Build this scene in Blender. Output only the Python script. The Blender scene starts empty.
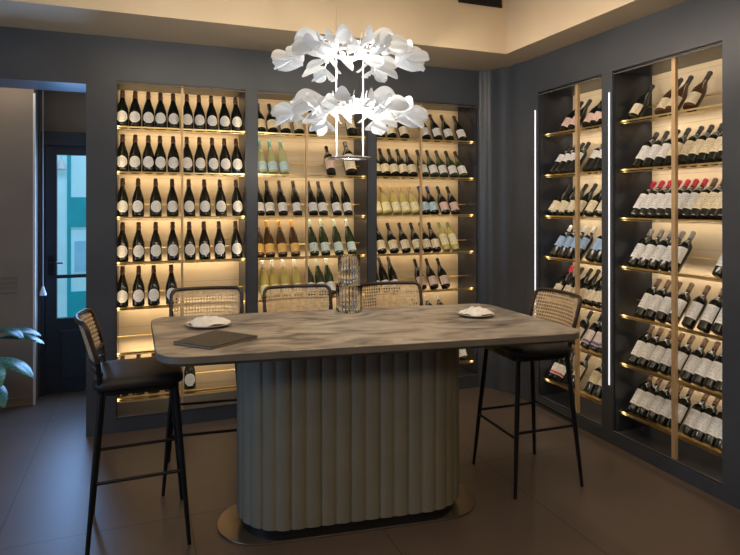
import bpy, bmesh, math, random
from mathutils import Vector, Matrix
random.seed(7)
PI = math.pi
C = bpy.context.scene.collection
sc = bpy.context.scene

# ------------------------------------------------------------------ camera
EYE = 1.64; FPX = 590.0
YAW = math.radians(-21.0)
cam = bpy.data.cameras.new('camera'); co = bpy.data.objects.new('camera', cam); C.objects.link(co)
co.location = (0, 0, EYE); co.rotation_euler = (PI/2, 0, YAW)
cam.sensor_width = 36; cam.lens = FPX/740*36; cam.shift_y = -(277.5-204.5)/740
cam.clip_start = 0.05
sc.camera = co
F = Vector((math.sin(-YAW), math.cos(YAW), 0)); R = Vector((math.cos(YAW), -math.sin(-YAW), 0))
def ray(px, py):                       # viewing direction through a photo pixel (for measuring off the photo)
    return F + R*((px-370)/FPX) + Vector((0, 0, 1))*((204.5-py)/FPX)
def on_y(px, py, Y):
    d = ray(px, py); t = Y/d.y; return Vector((0, 0, EYE)) + d*t
def on_x(px, py, X):
    d = ray(px, py); t = X/d.x; return Vector((0, 0, EYE)) + d*t
def on_z(px, py, Z):
    d = ray(px, py); t = (Z-EYE)/d.z; return Vector((0, 0, EYE)) + d*t

# ------------------------------------------------------------------ materials
def mat(name, col, rough=0.5, metal=0.0, var=0.12, nscale=6.0, emis=None, estr=0.0, trans=0.0, bump=0.0, bscale=60, coat=0.0, ior=1.45, spec=0.5):
    m = bpy.data.materials.new(name); m.use_nodes = True
    nt = m.node_tree; b = nt.nodes['Principled BSDF']
    tc = nt.nodes.new('ShaderNodeTexCoord')
    n = nt.nodes.new('ShaderNodeTexNoise'); n.inputs['Scale'].default_value = nscale; n.inputs['Detail'].default_value = 3
    nt.links.new(tc.outputs['Object'], n.inputs['Vector'])
    r = nt.nodes.new('ShaderNodeValToRGB')
    r.color_ramp.elements[0].position = 0.3; r.color_ramp.elements[1].position = 0.7
    r.color_ramp.elements[0].color = tuple(c*(1-var) for c in col)+(1,)
    r.color_ramp.elements[1].color = tuple(min(1, c*(1+var)) for c in col)+(1,)
    nt.links.new(n.outputs['Fac'], r.inputs['Fac']); nt.links.new(r.outputs['Color'], b.inputs['Base Color'])
    b.inputs['Roughness'].default_value = rough; b.inputs['Metallic'].default_value = metal
    b.inputs['Transmission Weight'].default_value = trans; b.inputs['IOR'].default_value = ior
    b.inputs['Coat Weight'].default_value = coat
    b.inputs['Specular IOR Level'].default_value = spec
    if emis: b.inputs['Emission Color'].default_value = tuple(emis)+(1,); b.inputs['Emission Strength'].default_value = estr
    if bump:
        n2 = nt.nodes.new('ShaderNodeTexNoise'); n2.inputs['Scale'].default_value = bscale
        nt.links.new(tc.outputs['Object'], n2.inputs['Vector'])
        bu = nt.nodes.new('ShaderNodeBump'); bu.inputs['Strength'].default_value = bump; bu.inputs['Distance'].default_value = 0.01
        nt.links.new(n2.outputs['Fac'], bu.inputs['Height']); nt.links.new(bu.outputs['Normal'], b.inputs['Normal'])
    return m

def N(nt, t, **kw):
    n = nt.nodes.new(t)
    for k, v in kw.items(): setattr(n, k, v)
    return n
def M_(nt, op, a, b=None, c=None):
    n = nt.nodes.new('ShaderNodeMath'); n.operation = op
    for i, v in enumerate((a, b, c)):
        if v is None: continue
        if isinstance(v, (int, float)): n.inputs[i].default_value = v
        else: nt.links.new(v, n.inputs[i])
    return n.outputs[0]

def label_mat(name, col, ink=(0.12, 0.1, 0.09), style='lines', accent=None):
    m = bpy.data.materials.new(name); m.use_nodes = True
    nt = m.node_tree; b = nt.nodes['Principled BSDF']; b.inputs['Roughness'].default_value = 0.6
    uv = N(nt, 'ShaderNodeUVMap'); sp = N(nt, 'ShaderNodeSeparateXYZ'); nt.links.new(uv.outputs[0], sp.inputs[0])
    u, v = sp.outputs[0], sp.outputs[1]
    if style == 'medal':
        du = M_(nt, 'SUBTRACT', u, 0.5); dv = M_(nt, 'SUBTRACT', v, 0.5)
        rr = M_(nt, 'SQRT', M_(nt, 'ADD', M_(nt, 'MULTIPLY', du, du), M_(nt, 'MULTIPLY', dv, dv)))
        ring = M_(nt, 'LESS_THAN', M_(nt, 'ABSOLUTE', M_(nt, 'SUBTRACT', rr, 0.33)), 0.018)
        no = N(nt, 'ShaderNodeTexNoise'); no.inputs['Scale'].default_value = 11; nt.links.new(uv.outputs[0], no.inputs['Vector'])
        em = M_(nt, 'MULTIPLY', M_(nt, 'GREATER_THAN', no.outputs['Fac'], 0.53), M_(nt, 'LESS_THAN', rr, 0.24))
        mask = M_(nt, 'MULTIPLY', M_(nt, 'MAXIMUM', ring, em), 0.45)
    else:
        rows = 9
        vv = M_(nt, 'MULTIPLY', v, rows)
        fr = M_(nt, 'FRACT', vv); fl = M_(nt, 'FLOOR', vv)
        line = M_(nt, 'LESS_THAN', M_(nt, 'ABSOLUTE', M_(nt, 'SUBTRACT', fr, 0.5)), 0.22)
        cv = N(nt, 'ShaderNodeCombineXYZ'); nt.links.new(M_(nt, 'MULTIPLY', u, 26), cv.inputs[0]); nt.links.new(M_(nt, 'MULTIPLY', fl, 7.3), cv.inputs[1])
        no = N(nt, 'ShaderNodeTexNoise'); no.inputs['Scale'].default_value = 1.0; no.inputs['Detail'].default_value = 0
        nt.links.new(cv.outputs[0], no.inputs['Vector'])
        wd = M_(nt, 'GREATER_THAN', no.outputs['Fac'], 0.5)
        mg = M_(nt, 'MULTIPLY', M_(nt, 'LESS_THAN', M_(nt, 'ABSOLUTE', M_(nt, 'SUBTRACT', u, 0.5)), 0.34),
                M_(nt, 'LESS_THAN', M_(nt, 'ABSOLUTE', M_(nt, 'SUBTRACT', v, 0.5)), 0.42))
        mask = M_(nt, 'MULTIPLY', M_(nt, 'MULTIPLY', line, wd), M_(nt, 'MULTIPLY', mg, 0.55))
    mx = N(nt, 'ShaderNodeMix', data_type='RGBA')
    nt.links.new(mask, mx.inputs['Factor'])
    if accent:
        band = M_(nt, 'LESS_THAN', M_(nt, 'ABSOLUTE', M_(nt, 'SUBTRACT', v, 0.16)), 0.1)
        mb = N(nt, 'ShaderNodeMix', data_type='RGBA'); nt.links.new(band, mb.inputs['Factor'])
        mb.inputs['A'].default_value = tuple(col)+(1,); mb.inputs['B'].default_value = tuple(accent)+(1,)
        nt.links.new(mb.outputs['Result'], mx.inputs['A'])
    else: mx.inputs['A'].default_value = tuple(col)+(1,)
    mx.inputs['B'].default_value = tuple(ink)+(1,)
    nt.links.new(mx.outputs['Result'], b.inputs['Base Color'])
    return m

M = {}
M['wall'] = mat('dark_slate_panel', (0.060, 0.066, 0.076), 0.38, var=0.15, nscale=2, bump=0.05, bscale=8)
M['frame'] = mat('black_painted_frame', (0.020, 0.022, 0.028), 0.35, var=0.15, nscale=4)
M['inner'] = mat('dark_cabinet_lining', (0.022, 0.026, 0.036), 0.3, var=0.2, nscale=5)
M['beige'] = mat('warm_beige_plaster', (0.62, 0.49, 0.33), 0.75, var=0.05, nscale=2, bump=0.08, bscale=30)
M['pier'] = mat('taupe_plaster', (0.26, 0.21, 0.165), 0.7, var=0.06, nscale=3)
M['brass'] = mat('brushed_brass', (0.86, 0.66, 0.30), 0.28, 1.0, var=0.08, nscale=20)
M['post'] = mat('tan_metal_post', (0.62, 0.42, 0.22), 0.45, 0.3, var=0.1, nscale=10)
M['led'] = mat('led_diffuser', (0.9, 0.92, 1.0), 0.4, emis=(0.92, 0.94, 1.0), estr=1.0)
M['blackmetal'] = mat('black_powder_coat', (0.012, 0.012, 0.013), 0.38, 0.4, var=0.2, nscale=30)
M['leather'] = mat('black_leather', (0.017, 0.016, 0.016), 0.5, var=0.25, nscale=12, bump=0.15, bscale=120)
M['darkwood'] = mat('dark_stained_wood', (0.045, 0.028, 0.02), 0.4, var=0.3, nscale=14)
M['cane'] = mat('woven_cane', (0.66, 0.48, 0.27), 0.6, var=0.22, nscale=40)
M['base'] = mat('grey_green_fluted_plaster', (0.20, 0.185, 0.138), 0.62, var=0.07, nscale=5, bump=0.1, bscale=90)
M['edge'] = mat('grey_table_edge', (0.16, 0.145, 0.12), 0.45, var=0.1, nscale=9)
M['plinth'] = mat('black_recessed_plinth', (0.008, 0.008, 0.009), 0.5, var=0.2)
M['plate'] = mat('polished_bronze_plate', (0.20, 0.165, 0.125), 0.25, 0.7, var=0.1)
M['china'] = mat('pale_glazed_ceramic', (0.62, 0.60, 0.54), 0.25, var=0.04)
M['napkin'] = mat('crumpled_white_cloth', (0.92, 0.88, 0.80), 0.8, var=0.06, nscale=20)
M['menu'] = mat('dark_brown_leather_cover', (0.055, 0.045, 0.038), 0.45, var=0.2, nscale=25)
M['paper'] = mat('cream_page_block', (0.3, 0.27, 0.22), 0.7, var=0.05)
M['petal'] = mat('glowing_white_porcelain', (0.86, 0.88, 0.90), 0.3, var=0.03, emis=(0.90, 0.95, 1.0), estr=0.06)
M['stem'] = mat('white_enamel_stem', (0.85, 0.87, 0.88), 0.35, var=0.03, emis=(0.9, 0.95, 1), estr=0.05)
M['bulb'] = mat('lit_led_bulb', (1, 1, 1), 0.4, emis=(0.93, 0.97, 1.0), estr=5.0)
M['chrome'] = mat('satin_nickel', (0.75, 0.76, 0.78), 0.25, 1.0, var=0.05)
M['clear'] = mat('clear_glass', (0.97, 0.98, 0.98), 0.02, var=0.005, trans=1.0, ior=1.45)
M['trim'] = mat('dull_grey_edge', (0.16, 0.15, 0.14), 0.5, 0.3, var=0.1)
M['slot'] = mat('black_grille', (0.012, 0.011, 0.011), 0.5, var=0.2)
M['door'] = mat('blue_black_door_paint', (0.022, 0.032, 0.048), 0.35, var=0.12)
M['cord'] = mat('grey_cord', (0.45, 0.47, 0.5), 0.6, var=0.05)
M['leaf'] = mat('teal_green_leaf', (0.055, 0.17, 0.12), 0.32, var=0.45, nscale=9)
M['leaf2'] = mat('pale_teal_leaf', (0.11, 0.28, 0.22), 0.3, var=0.3, nscale=9)
M['leafd'] = mat('deep_green_leaf', (0.02, 0.07, 0.045), 0.35, var=0.4, nscale=9)
M['pot'] = mat('charcoal_stone_pot', (0.05, 0.05, 0.055), 0.6, var=0.2, bump=0.2)
M['soil'] = mat('dark_soil', (0.03, 0.02, 0.015), 0.9, var=0.4, nscale=60)
M['facade'] = mat('pale_facade_daylight_glow', (0.45, 0.62, 0.72), 0.8, var=0.12, nscale=3, emis=(0.20, 0.50, 0.62), estr=0.6)  # daylight on the facade put in as a glow
M['teal'] = mat('teal_shutter_daylight_glow', (0.02, 0.25, 0.32), 0.5, var=0.15, emis=(0.0, 0.20, 0.27), estr=0.6)  # outdoor light put into the shutters as emission
M['pblue'] = mat('painted_sky_glow_pane', (0.2, 0.4, 0.55), 0.3, var=0.2, emis=(0.12, 0.36, 0.55), estr=0.6)  # sky reflection painted as blue colour and glow
M['street'] = mat('grey_paving', (0.3, 0.33, 0.36), 0.8, var=0.15)
M['white'] = mat('white_fitting', (0.75, 0.77, 0.8), 0.5, var=0.04)
# glass colours
G = {'dark': mat('dark_bottle_glass', (0.010, 0.012, 0.010), 0.10, var=0.3, spec=0.6),
     'green': mat('olive_bottle_glass', (0.035, 0.05, 0.022), 0.10, var=0.25, spec=0.6),
     'brown': mat('amber_brown_bottle_glass', (0.09, 0.045, 0.02), 0.10, var=0.25, spec=0.6),
     'yellow': mat('straw_yellow_bottle_glass', (0.80, 0.66, 0.20), 0.10, var=0.12, trans=0.35),
     'clearw': mat('pale_yellow_clear_glass', (0.86, 0.78, 0.45), 0.08, var=0.1, trans=0.45),
     'bluew': mat('green_tint_clear_glass', (0.75, 0.78, 0.40), 0.08, var=0.1, trans=0.4)}
K = {'black': mat('black_capsule', (0.02, 0.017, 0.016), 0.35, var=0.2),
     'red': mat('red_capsule', (0.55, 0.02, 0.06), 0.35, var=0.1),
     'brown': mat('brown_capsule', (0.16, 0.09, 0.055), 0.4, var=0.1),
     'teal': mat('teal_capsule', (0.13, 0.42, 0.40), 0.4, var=0.1),
     'orange': mat('orange_capsule', (0.80, 0.38, 0.06), 0.4, var=0.1),
     'pale': mat('pale_green_capsule', (0.52, 0.62, 0.52), 0.4, var=0.1),
     'white': mat('white_capsule', (0.75, 0.72, 0.68), 0.4, var=0.05),
     'grey': mat('grey_capsule', (0.30, 0.27, 0.25), 0.4, var=0.1),
     'blue': mat('navy_capsule', (0.03, 0.05, 0.18), 0.4, var=0.1),
     'green': mat('green_capsule', (0.25, 0.36, 0.10), 0.4, var=0.1),
     'gold': mat('gold_capsule', (0.7, 0.52, 0.22), 0.35, metal=0.6, var=0.1)}
L = {'medal': label_mat('round_white_label', (0.80, 0.78, 0.72), (0.38, 0.27, 0.2), 'medal'),
     'white': label_mat('white_label', (0.78, 0.76, 0.72)),
     'cream': label_mat('cream_label', (0.80, 0.68, 0.46)),
     'pink': label_mat('pinkish_label', (0.78, 0.55, 0.46)),
     'pinkband': label_mat('white_and_purple_label', (0.80, 0.70, 0.66), accent=(0.18, 0.12, 0.3)),
     'orange': label_mat('orange_label', (0.85, 0.50, 0.13)),
     'mint': label_mat('mint_white_label', (0.62, 0.72, 0.64)),
     'blue': label_mat('silver_blue_label', (0.36, 0.52, 0.74)),
     'pblue': label_mat('pale_blue_label', (0.50, 0.68, 0.76)),
     'yellow': label_mat('cream_yellow_label', (0.88, 0.80, 0.50)),
     'redspot': label_mat('white_and_red_label', (0.78, 0.72, 0.66), accent=(0.5, 0.08, 0.06))}

# marble table top; its dark streaks also paint in petal shadows
def table_mat():
    m = bpy.data.materials.new('veined_petal_shadow_stone'); m.use_nodes = True
    nt = m.node_tree; b = nt.nodes['Principled BSDF']
    tc = N(nt, 'ShaderNodeTexCoord'); mp = N(nt, 'ShaderNodeMapping'); nt.links.new(tc.outputs['Object'], mp.inputs[0])
    mp.inputs['Scale'].default_value = (1.6, 3.6, 1); mp.inputs['Rotation'].default_value = (0, 0, 0.35)
    n = N(nt, 'ShaderNodeTexNoise'); n.inputs['Scale'].default_value = 2.2; n.inputs['Detail'].default_value = 8; n.inputs['Distortion'].default_value = 1.3
    nt.links.new(mp.outputs[0], n.inputs['Vector'])
    r = N(nt, 'ShaderNodeValToRGB'); e = r.color_ramp.elements
    e[0].position = 0.32; e[0].color = (0.10, 0.09, 0.082, 1)
    e[1].position = 0.60; e[1].color = (0.48, 0.41, 0.33, 1)
    k = e.new(0.46); k.color = (0.31, 0.262, 0.212, 1)
    nt.links.new(n.outputs['Fac'], r.inputs['Fac']); nt.links.new(r.outputs['Color'], b.inputs['Base Color'])
    b.inputs['Roughness'].default_value = 0.33
    return m
M['stone'] = table_mat()

def floor_mat():
    m = bpy.data.materials.new('brown_floor_tiles'); m.use_nodes = True
    nt = m.node_tree; b = nt.nodes['Principled BSDF']
    tc = N(nt, 'ShaderNodeTexCoord'); mp = N(nt, 'ShaderNodeMapping'); nt.links.new(tc.outputs['Object'], mp.inputs[0])
    mp.inputs['Location'].default_value = (-0.23, 0.35, 0)
    br = N(nt, 'ShaderNodeTexBrick'); br.offset = 0.0; br.squash = 1.0
    br.inputs['Scale'].default_value = 1.0; br.inputs['Brick Width'].default_value = 0.9; br.inputs['Row Height'].default_value = 1.8
    br.inputs['Mortar Size'].default_value = 0.0035; br.inputs['Mortar Smooth'].default_value = 0.2
    br.inputs['Color1'].default_value = (0.118, 0.086, 0.066, 1); br.inputs['Color2'].default_value = (0.128, 0.094, 0.072, 1)
    br.inputs['Mortar'].default_value = (0.045, 0.035, 0.028, 1)
    nt.links.new(mp.outputs[0], br.inputs['Vector'])
    n = N(nt, 'ShaderNodeTexNoise'); n.inputs['Scale'].default_value = 2.5; n.inputs['Detail'].default_value = 5
    nt.links.new(tc.outputs['Object'], n.inputs['Vector'])
    mx = N(nt, 'ShaderNodeMix', data_type='RGBA', blend_type='MULTIPLY'); mx.inputs['Factor'].default_value = 0.5
    r = N(nt, 'ShaderNodeValToRGB'); r.color_ramp.elements[0].color = (0.65, 0.65, 0.65, 1); r.color_ramp.elements[1].color = (1.2, 1.2, 1.2, 1)
    nt.links.new(n.outputs['Fac'], r.inputs['Fac'])
    nt.links.new(br.outputs['Color'], mx.inputs['A']); nt.links.new(r.outputs['Color'], mx.inputs['B'])
    nt.links.new(mx.outputs['Result'], b.inputs['Base Color'])
    b.inputs['Roughness'].default_value = 0.42
    return m
M['floor'] = floor_mat()

def panel_mat():      # wide cream boards with thin joints
    m = bpy.data.materials.new('cream_board_back'); m.use_nodes = True
    nt = m.node_tree; b = nt.nodes['Principled BSDF']
    tc = N(nt, 'ShaderNodeTexCoord'); sp = N(nt, 'ShaderNodeSeparateXYZ'); nt.links.new(tc.outputs['Object'], sp.inputs[0])
    fr = M_(nt, 'FRACT', M_(nt, 'DIVIDE', M_(nt, 'SUBTRACT', sp.outputs[2], 0.03), 0.165))
    jt = M_(nt, 'LESS_THAN', fr, 0.018)
    n = N(nt, 'ShaderNodeTexNoise'); n.inputs['Scale'].default_value = 3; n.inputs['Detail'].default_value = 4
    mp = N(nt, 'ShaderNodeMapping'); mp.inputs['Scale'].default_value = (1, 1, 6); nt.links.new(tc.outputs['Object'], mp.inputs[0]); nt.links.new(mp.outputs[0], n.inputs['Vector'])
    r = N(nt, 'ShaderNodeValToRGB'); r.color_ramp.elements[0].color = (0.56, 0.43, 0.27, 1); r.color_ramp.elements[1].color = (0.68, 0.54, 0.36, 1)
    nt.links.new(n.outputs['Fac'], r.inputs['Fac'])
    mx = N(nt, 'ShaderNodeMix', data_type='RGBA'); nt.links.new(M_(nt, 'MULTIPLY', jt, 0.6), mx.inputs['Factor'])
    nt.links.new(r.outputs['Color'], mx.inputs['A']); mx.inputs['B'].default_value = (0.25, 0.16, 0.08, 1)
    nt.links.new(mx.outputs['Result'], b.inputs['Base Color']); b.inputs['Roughness'].default_value = 0.5
    return m
M['back'] = panel_mat()

# ------------------------------------------------------------------ mesh helpers
def bx(bm, x0, x1, y0, y1, z0, z1):
    x0, x1 = sorted((x0, x1)); y0, y1 = sorted((y0, y1)); z0, z1 = sorted((z0, z1))
    v = [bm.verts.new(p) for p in ((x0,y0,z0),(x1,y0,z0),(x1,y1,z0),(x0,y1,z0),(x0,y0,z1),(x1,y0,z1),(x1,y1,z1),(x0,y1,z1))]
    for f in ((0,3,2,1),(4,5,6,7),(0,1,5,4),(1,2,6,5),(2,3,7,6),(3,0,4,7)): bm.faces.new([v[i] for i in f])
def tube(bm, pts, rad, seg=10, closed=False):
    pts = [Vector(p) for p in pts]; n = len(pts)
    rads = rad if isinstance(rad, (list, tuple)) else [rad]*n
    rings = []; up = None
    for i, p in enumerate(pts):
        if closed: t = pts[(i+1) % n]-pts[i-1]
        else: t = pts[min(i+1, n-1)]-pts[max(i-1, 0)]
        t.normalize()
        if up is None: up = Vector((0, 0, 1)) if abs(t.z) < 0.9 else Vector((1, 0, 0))
        a = t.cross(up).normalized(); b = a.cross(t).normalized(); up = b
        rings.append([bm.verts.new(p+(a*math.cos(2*PI*k/seg)+b*math.sin(2*PI*k/seg))*rads[i]) for k in range(seg)])
    for i in range(n if closed else n-1):
        r0, r1 = rings[i], rings[(i+1) % n]
        for k in range(seg): bm.faces.new((r0[k], r1[k], r1[(k+1) % seg], r0[(k+1) % seg]))
    if not closed: bm.faces.new(rings[0]); bm.faces.new(rings[-1][::-1])
def lathe(bm, prof, seg=20, cx=0, cy=0, cap=True):
    rings = []
    for r, z in prof:
        rings.append([bm.verts.new((cx+r*math.cos(2*PI*k/seg), cy+r*math.sin(2*PI*k/seg), z)) for k in range(seg)])
    for a, b in zip(rings, rings[1:]):
        for k in range(seg): bm.faces.new((a[k], a[(k+1) % seg], b[(k+1) % seg], b[k]))
    if cap: bm.faces.new(rings[0][::-1]); bm.faces.new(rings[-1])
def prism(bm, poly, z0, z1):
    a = [bm.verts.new((x, y, z0)) for x, y in poly]; b = [bm.verts.new((x, y, z1)) for x, y in poly]
    n = len(poly)
    for i in range(n): bm.faces.new((a[i], a[(i+1) % n], b[(i+1) % n], b[i]))
    bm.faces.new(a[::-1]); bm.faces.new(b)
def mesh(bm, name, m, smooth=None, normals=True):
    if normals: bmesh.ops.recalc_face_normals(bm, faces=bm.faces)
    me = bpy.data.meshes.new(name); bm.to_mesh(me); bm.free()
    for mm in (m if isinstance(m, (list, tuple)) else [m]): me.materials.append(mm)
    if smooth is not None:
        for p in me.polygons: p.use_smooth = True
        me.set_sharp_from_angle(angle=math.radians(smooth))
    return me
def obj(name, bm, m, parent=None, smooth=None, loc=None):
    me = mesh(bm, name, m, smooth) if isinstance(bm, bmesh.types.BMesh) else bm
    o = bpy.data.objects.new(name, me); C.objects.link(o)
    if parent: o.parent = parent
    if loc: o.location = loc
    return o
def tag(o, label, cat, group=None, kind=None):
    o['label'] = label; o['category'] = cat
    if group: o['group'] = group
    if kind: o['kind'] = kind
    return o
def thing(name, label, cat, loc=(0,0,0), rotz=0, group=None):
    o = bpy.data.objects.new(name, None); C.objects.link(o); o.empty_display_size = 0.05
    o.location = loc; o.rotation_euler = (0, 0, rotz)
    return tag(o, label, cat, group)
def struct(name, bm, m, label=None, smooth=None, parent=None):
    o = obj(name, bm, m, parent, smooth)
    if not parent:
        o['kind'] = 'structure'
        if label: o['label'] = label
    return o
def bevel(o, w, seg=2):
    b = o.modifiers.new('bevel', 'BEVEL'); b.width = w; b.segments = seg; b.limit_method = 'ANGLE'; return o
def shear(pl, k=-0.14): return [(x+k*y, y) for x, y in pl]
def rrect(hx, hy, r, seg=8):
    out = []
    for cx, cy, a0 in ((hx-r, hy-r, 0), (-hx+r, hy-r, PI/2), (-hx+r, -hy+r, PI), (hx-r, -hy+r, 1.5*PI)):
        for k in range(seg+1):
            a = a0+PI/2*k/seg; out.append((cx+r*math.cos(a), cy+r*math.sin(a)))
    return out

# ------------------------------------------------------------------ setting
YB = 4.65; XR = 3.05           # shelf-front planes of the back and side cabinets
YW = 4.60; XW = 2.99           # faces of the panelled walls
CEIL = 2.84; TOPZ = 2.53; BOTZ = 0.10
D = 0.30
S = 0.33
def shelf_z(k): return EYE + (1.72-(k-1))*S      # k = 1 (top) .. 7
bxp = lambda px: on_y(px, 204.5, YB).x
ryp = lambda px: on_x(px, 204.5, XR).y
cabs_back = [('A', bxp(116), bxp(245.5)), ('B', bxp(256), bxp(366)), ('C', bxp(374), bxp(474.5))]
cabs_side = [('R1', 3.27, 3.99), ('R2', 2.35, 3.17)]

RC = 0.185                      # radius of the rounded corner between the walls
bm = bmesh.new()
xs = [on_y(86, 300, YW).x] + [v for c in cabs_back for v in c[1:]] + [XW-RC]
for i in range(0, len(xs), 2): bx(bm, xs[i], xs[i+1], YW, YW+0.36, 0, CEIL)
for c in cabs_back:
    bx(bm, c[1], c[2], YW, YW+0.36, TOPZ, CEIL); bx(bm, c[1], c[2], YW, YW+0.36, 0, BOTZ)
XL = xs[0]
bx(bm, -2.6, XL, YW, YW+0.36, 2.49, CEIL)         # lintel over the door lobby
o = struct('wall_back', bm, M['wall'], 'dark slate panelled back wall with cabinet openings')
bm = bmesh.new()
ys = [1.2, 2.35, 3.17, 3.27, 3.99, YW-0.50]
for i in range(0, 6, 2): bx(bm, XW, XW+0.42, ys[i], ys[i+1], 0, CEIL)
for c in cabs_side:
    bx(bm, XW, XW+0.42, c[1], c[2], TOPZ+0.02, CEIL); bx(bm, XW, XW+0.42, c[1], c[2], 0, BOTZ-0.02)
bx(bm, XW, XW+0.42, -2.0, 1.2, 0, CEIL)
struct('wall_right', bm, M['wall'], 'dark panelled side wall with two cabinet openings')
bm = bmesh.new()
RY = 0.50
cx, cy = XW-RC, YW-RC
ex, ey = XW-RC, YW-RY
arc2 = []
for k in range(121):
    f = k/120; a = PI/2*f
    w_ = 0.016*math.sin(PI*f)**0.5*math.sin(3*PI*f)**2
    arc2.append((ex+(RC-w_)*math.cos(a), ey+(RY-w_*1.5)*math.sin(a)))
prism(bm, arc2+[(ex, YW+0.36), (XW+0.42, YW+0.36), (XW+0.42, ey)], 0, CEIL)
bmesh.ops.triangulate(bm, faces=[f for f in bm.faces if len(f.verts) > 4])
struct('wall_corner', bm, M['wall'], 'dark rounded wall between the two cabinet runs', smooth=50)
# floor
bm = bmesh.new(); bx(bm, -3.2, 3.6, -2.2, 6.05, -0.1, 0)
struct('floor', bm, M['floor'], 'brown large-format tiled floor')
# ceiling: soffit ring, fascia, upper ceiling
bm = bmesh.new()
IX, IY = 2.70, 4.00
bx(bm, IX, 3.6, -2.2, 5.0, CEIL, CEIL+0.50); bx(bm, -3.2, IX, IY, 6.05, CEIL, CEIL+0.50)
bx(bm, -3.2, IX, -2.2, IY, CEIL+0.46, CEIL+0.50)
struct('ceiling', bm, M['beige'], 'beige ceiling with a lowered soffit round the edge')
# rear and left walls closing the room
bm = bmesh.new(); bx(bm, -3.2, 3.6, -2.3, -2.2, 0, CEIL+0.50); struct('wall_front', bm, M['pier'], 'taupe wall behind the viewer')
bm = bmesh.new()
bx(bm, -3.3, -3.2, -2.3, 0.6, 0, CEIL+0.50); bx(bm, -3.3, -3.2, 3.2, 6.05, 0, CEIL+0.50)
bx(bm, -3.3, -3.2, 0.6, 3.2, 2.5, CEIL+0.50); bx(bm, -3.3, -3.2, 0.6, 3.2, 0, 0.5)
struct('wall_left', bm, M['pier'], 'taupe side wall with a wide window')
# side window frame (out of frame, source of the cool daylight)
bm = bmesh.new()
for y0, y1 in ((0.6, 0.66), (1.87, 1.93), (3.14, 3.2)): bx(bm, -3.29, -3.21, y0, y1, 0.5, 2.5)
bx(bm, -3.29, -3.21, 0.66, 3.14, 0.5, 0.56); bx(bm, -3.29, -3.21, 0.66, 3.14, 2.44, 2.5)
struct('window_1', bm, M['frame'], 'dark framed side window')

# door lobby on the left
PX = on_y(34, 300, 5.5).x
bm = bmesh.new(); bx(bm, -3.2, PX, 5.5, 5.75, 0, CEIL); struct('wall_lobby', bm, M['pier'], 'taupe wall beside the glazed door')
bm = bmesh.new()
bx(bm, PX-0.005, PX+0.012, 5.485, 5.497, 0, 2.55)  # bright strip added to paint daylight along the wall edge
struct('daylit_edge_1', bm, M['white'], 'thin pale strip painting the daylit edge of the taupe wall')
bm = bmesh.new()
bx(bm, -3.2, PX-0.02, 5.488, 5.5, 0.06, 0.075); 
for k in range(4): bx(bm, -3.2, PX-0.12, 5.488, 5.5, 0.93+k*0.04, 0.945+k*0.04)
struct('trim_2', bm, M['pier'], 'shallow ribs low on the taupe wall')
YD = 5.78
gx0 = on_y(57, 300, YD).x; gx1 = gx0+0.52
gz0 = on_y(60, 318, YD).z; gz1 = on_y(60, 155, YD).z; gzm = on_y(60, 276.5, YD).z
bm = bmesh.new()                       # wall above/right of the door
bx(bm, -3.2, XL+0.9, 5.90, 6.02, 2.27, CEIL)
bx(bm, gx1+0.12, XL+0.9, 5.75, 6.02, 0, 2.27); bx(bm, -3.2, PX+0.02, 5.752, 6.02, 0, 2.27)
struct('wall_entry', bm, M['pier'], 'taupe wall above the door')
bm = bmesh.new(); bx(bm, XL+0.80, XL+0.9, YW+0.36, 5.75, 0, CEIL); struct('wall_lobby_side', bm, M['wall'], 'dark lobby side wall')
d1 = bpy.data.objects.new('door_1', None); C.objects.link(d1); d1['kind'] = 'structure'; d1['label'] = 'dark blue-black glazed door to the street'
d1.location = (gx0, YD, 0)
def rel(bm): bmesh.ops.translate(bm, verts=bm.verts, vec=(-gx0, -YD, 0)); return bm
bm = bmesh.new()
bx(bm, gx0-0.09, gx0, YD-0.03, YD+0.03, 0, gz1+0.08); bx(bm, gx1, gx1+0.09, YD-0.03, YD+0.03, 0, gz1+0.08)
bx(bm, gx0, gx1, YD-0.03, YD+0.03, gz1, gz1+0.08); bx(bm, gx0, gx1, YD-0.03, YD+0.03, 0, gz0)
bx(bm, gx0, gx1, YD-0.02, YD+0.02, gzm-0.014, gzm+0.014)
obj('door_leaf', rel(bm), M['door'], d1)
bm = bmesh.new(); bx(bm, gx0+0.03, gx1-0.03, YD-0.04, YD-0.028, 0.12, gz0-0.10)
bevel(obj('door_panel', rel(bm), M['door'], d1), 0.006)
bm = bmesh.new(); bx(bm, gx0, gx1, YD-0.004, YD+0.004, gz0, gz1)
obj('door_glass', rel(bm), M['clear'], d1)
bm = bmesh.new()
bx(bm, PX+0.02, gx0-0.09, YD-0.06, YD+0.1, 0, 2.27); bx(bm, gx1+0.09, gx1+0.12, YD-0.06, YD+0.1, 0, 2.27)
bx(bm, gx0-0.09, gx1+0.09, YD-0.06, YD+0.1, gz1+0.08, 2.27)
for dx in (0.02, 0.05): bx(bm, gx0-0.09-dx-0.008, gx0-0.09-dx, YD-0.075, YD-0.06, 0, 2.25)
obj('door_frame', rel(bm), M['door'], d1)
hz = on_y(52, 262, YD).z
bm = bmesh.new(); tube(bm, [(gx0-0.045, YD-0.03, hz), (gx0-0.045, YD-0.09, hz), (gx0+0.06, YD-0.09, hz-0.005)], 0.009)
bx(bm, gx0-0.065, gx0-0.025, YD-0.04, YD-0.03, hz-0.11, hz+0.06)
obj('door_handle', rel(bm), M['blackmetal'], d1, 40)
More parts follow.
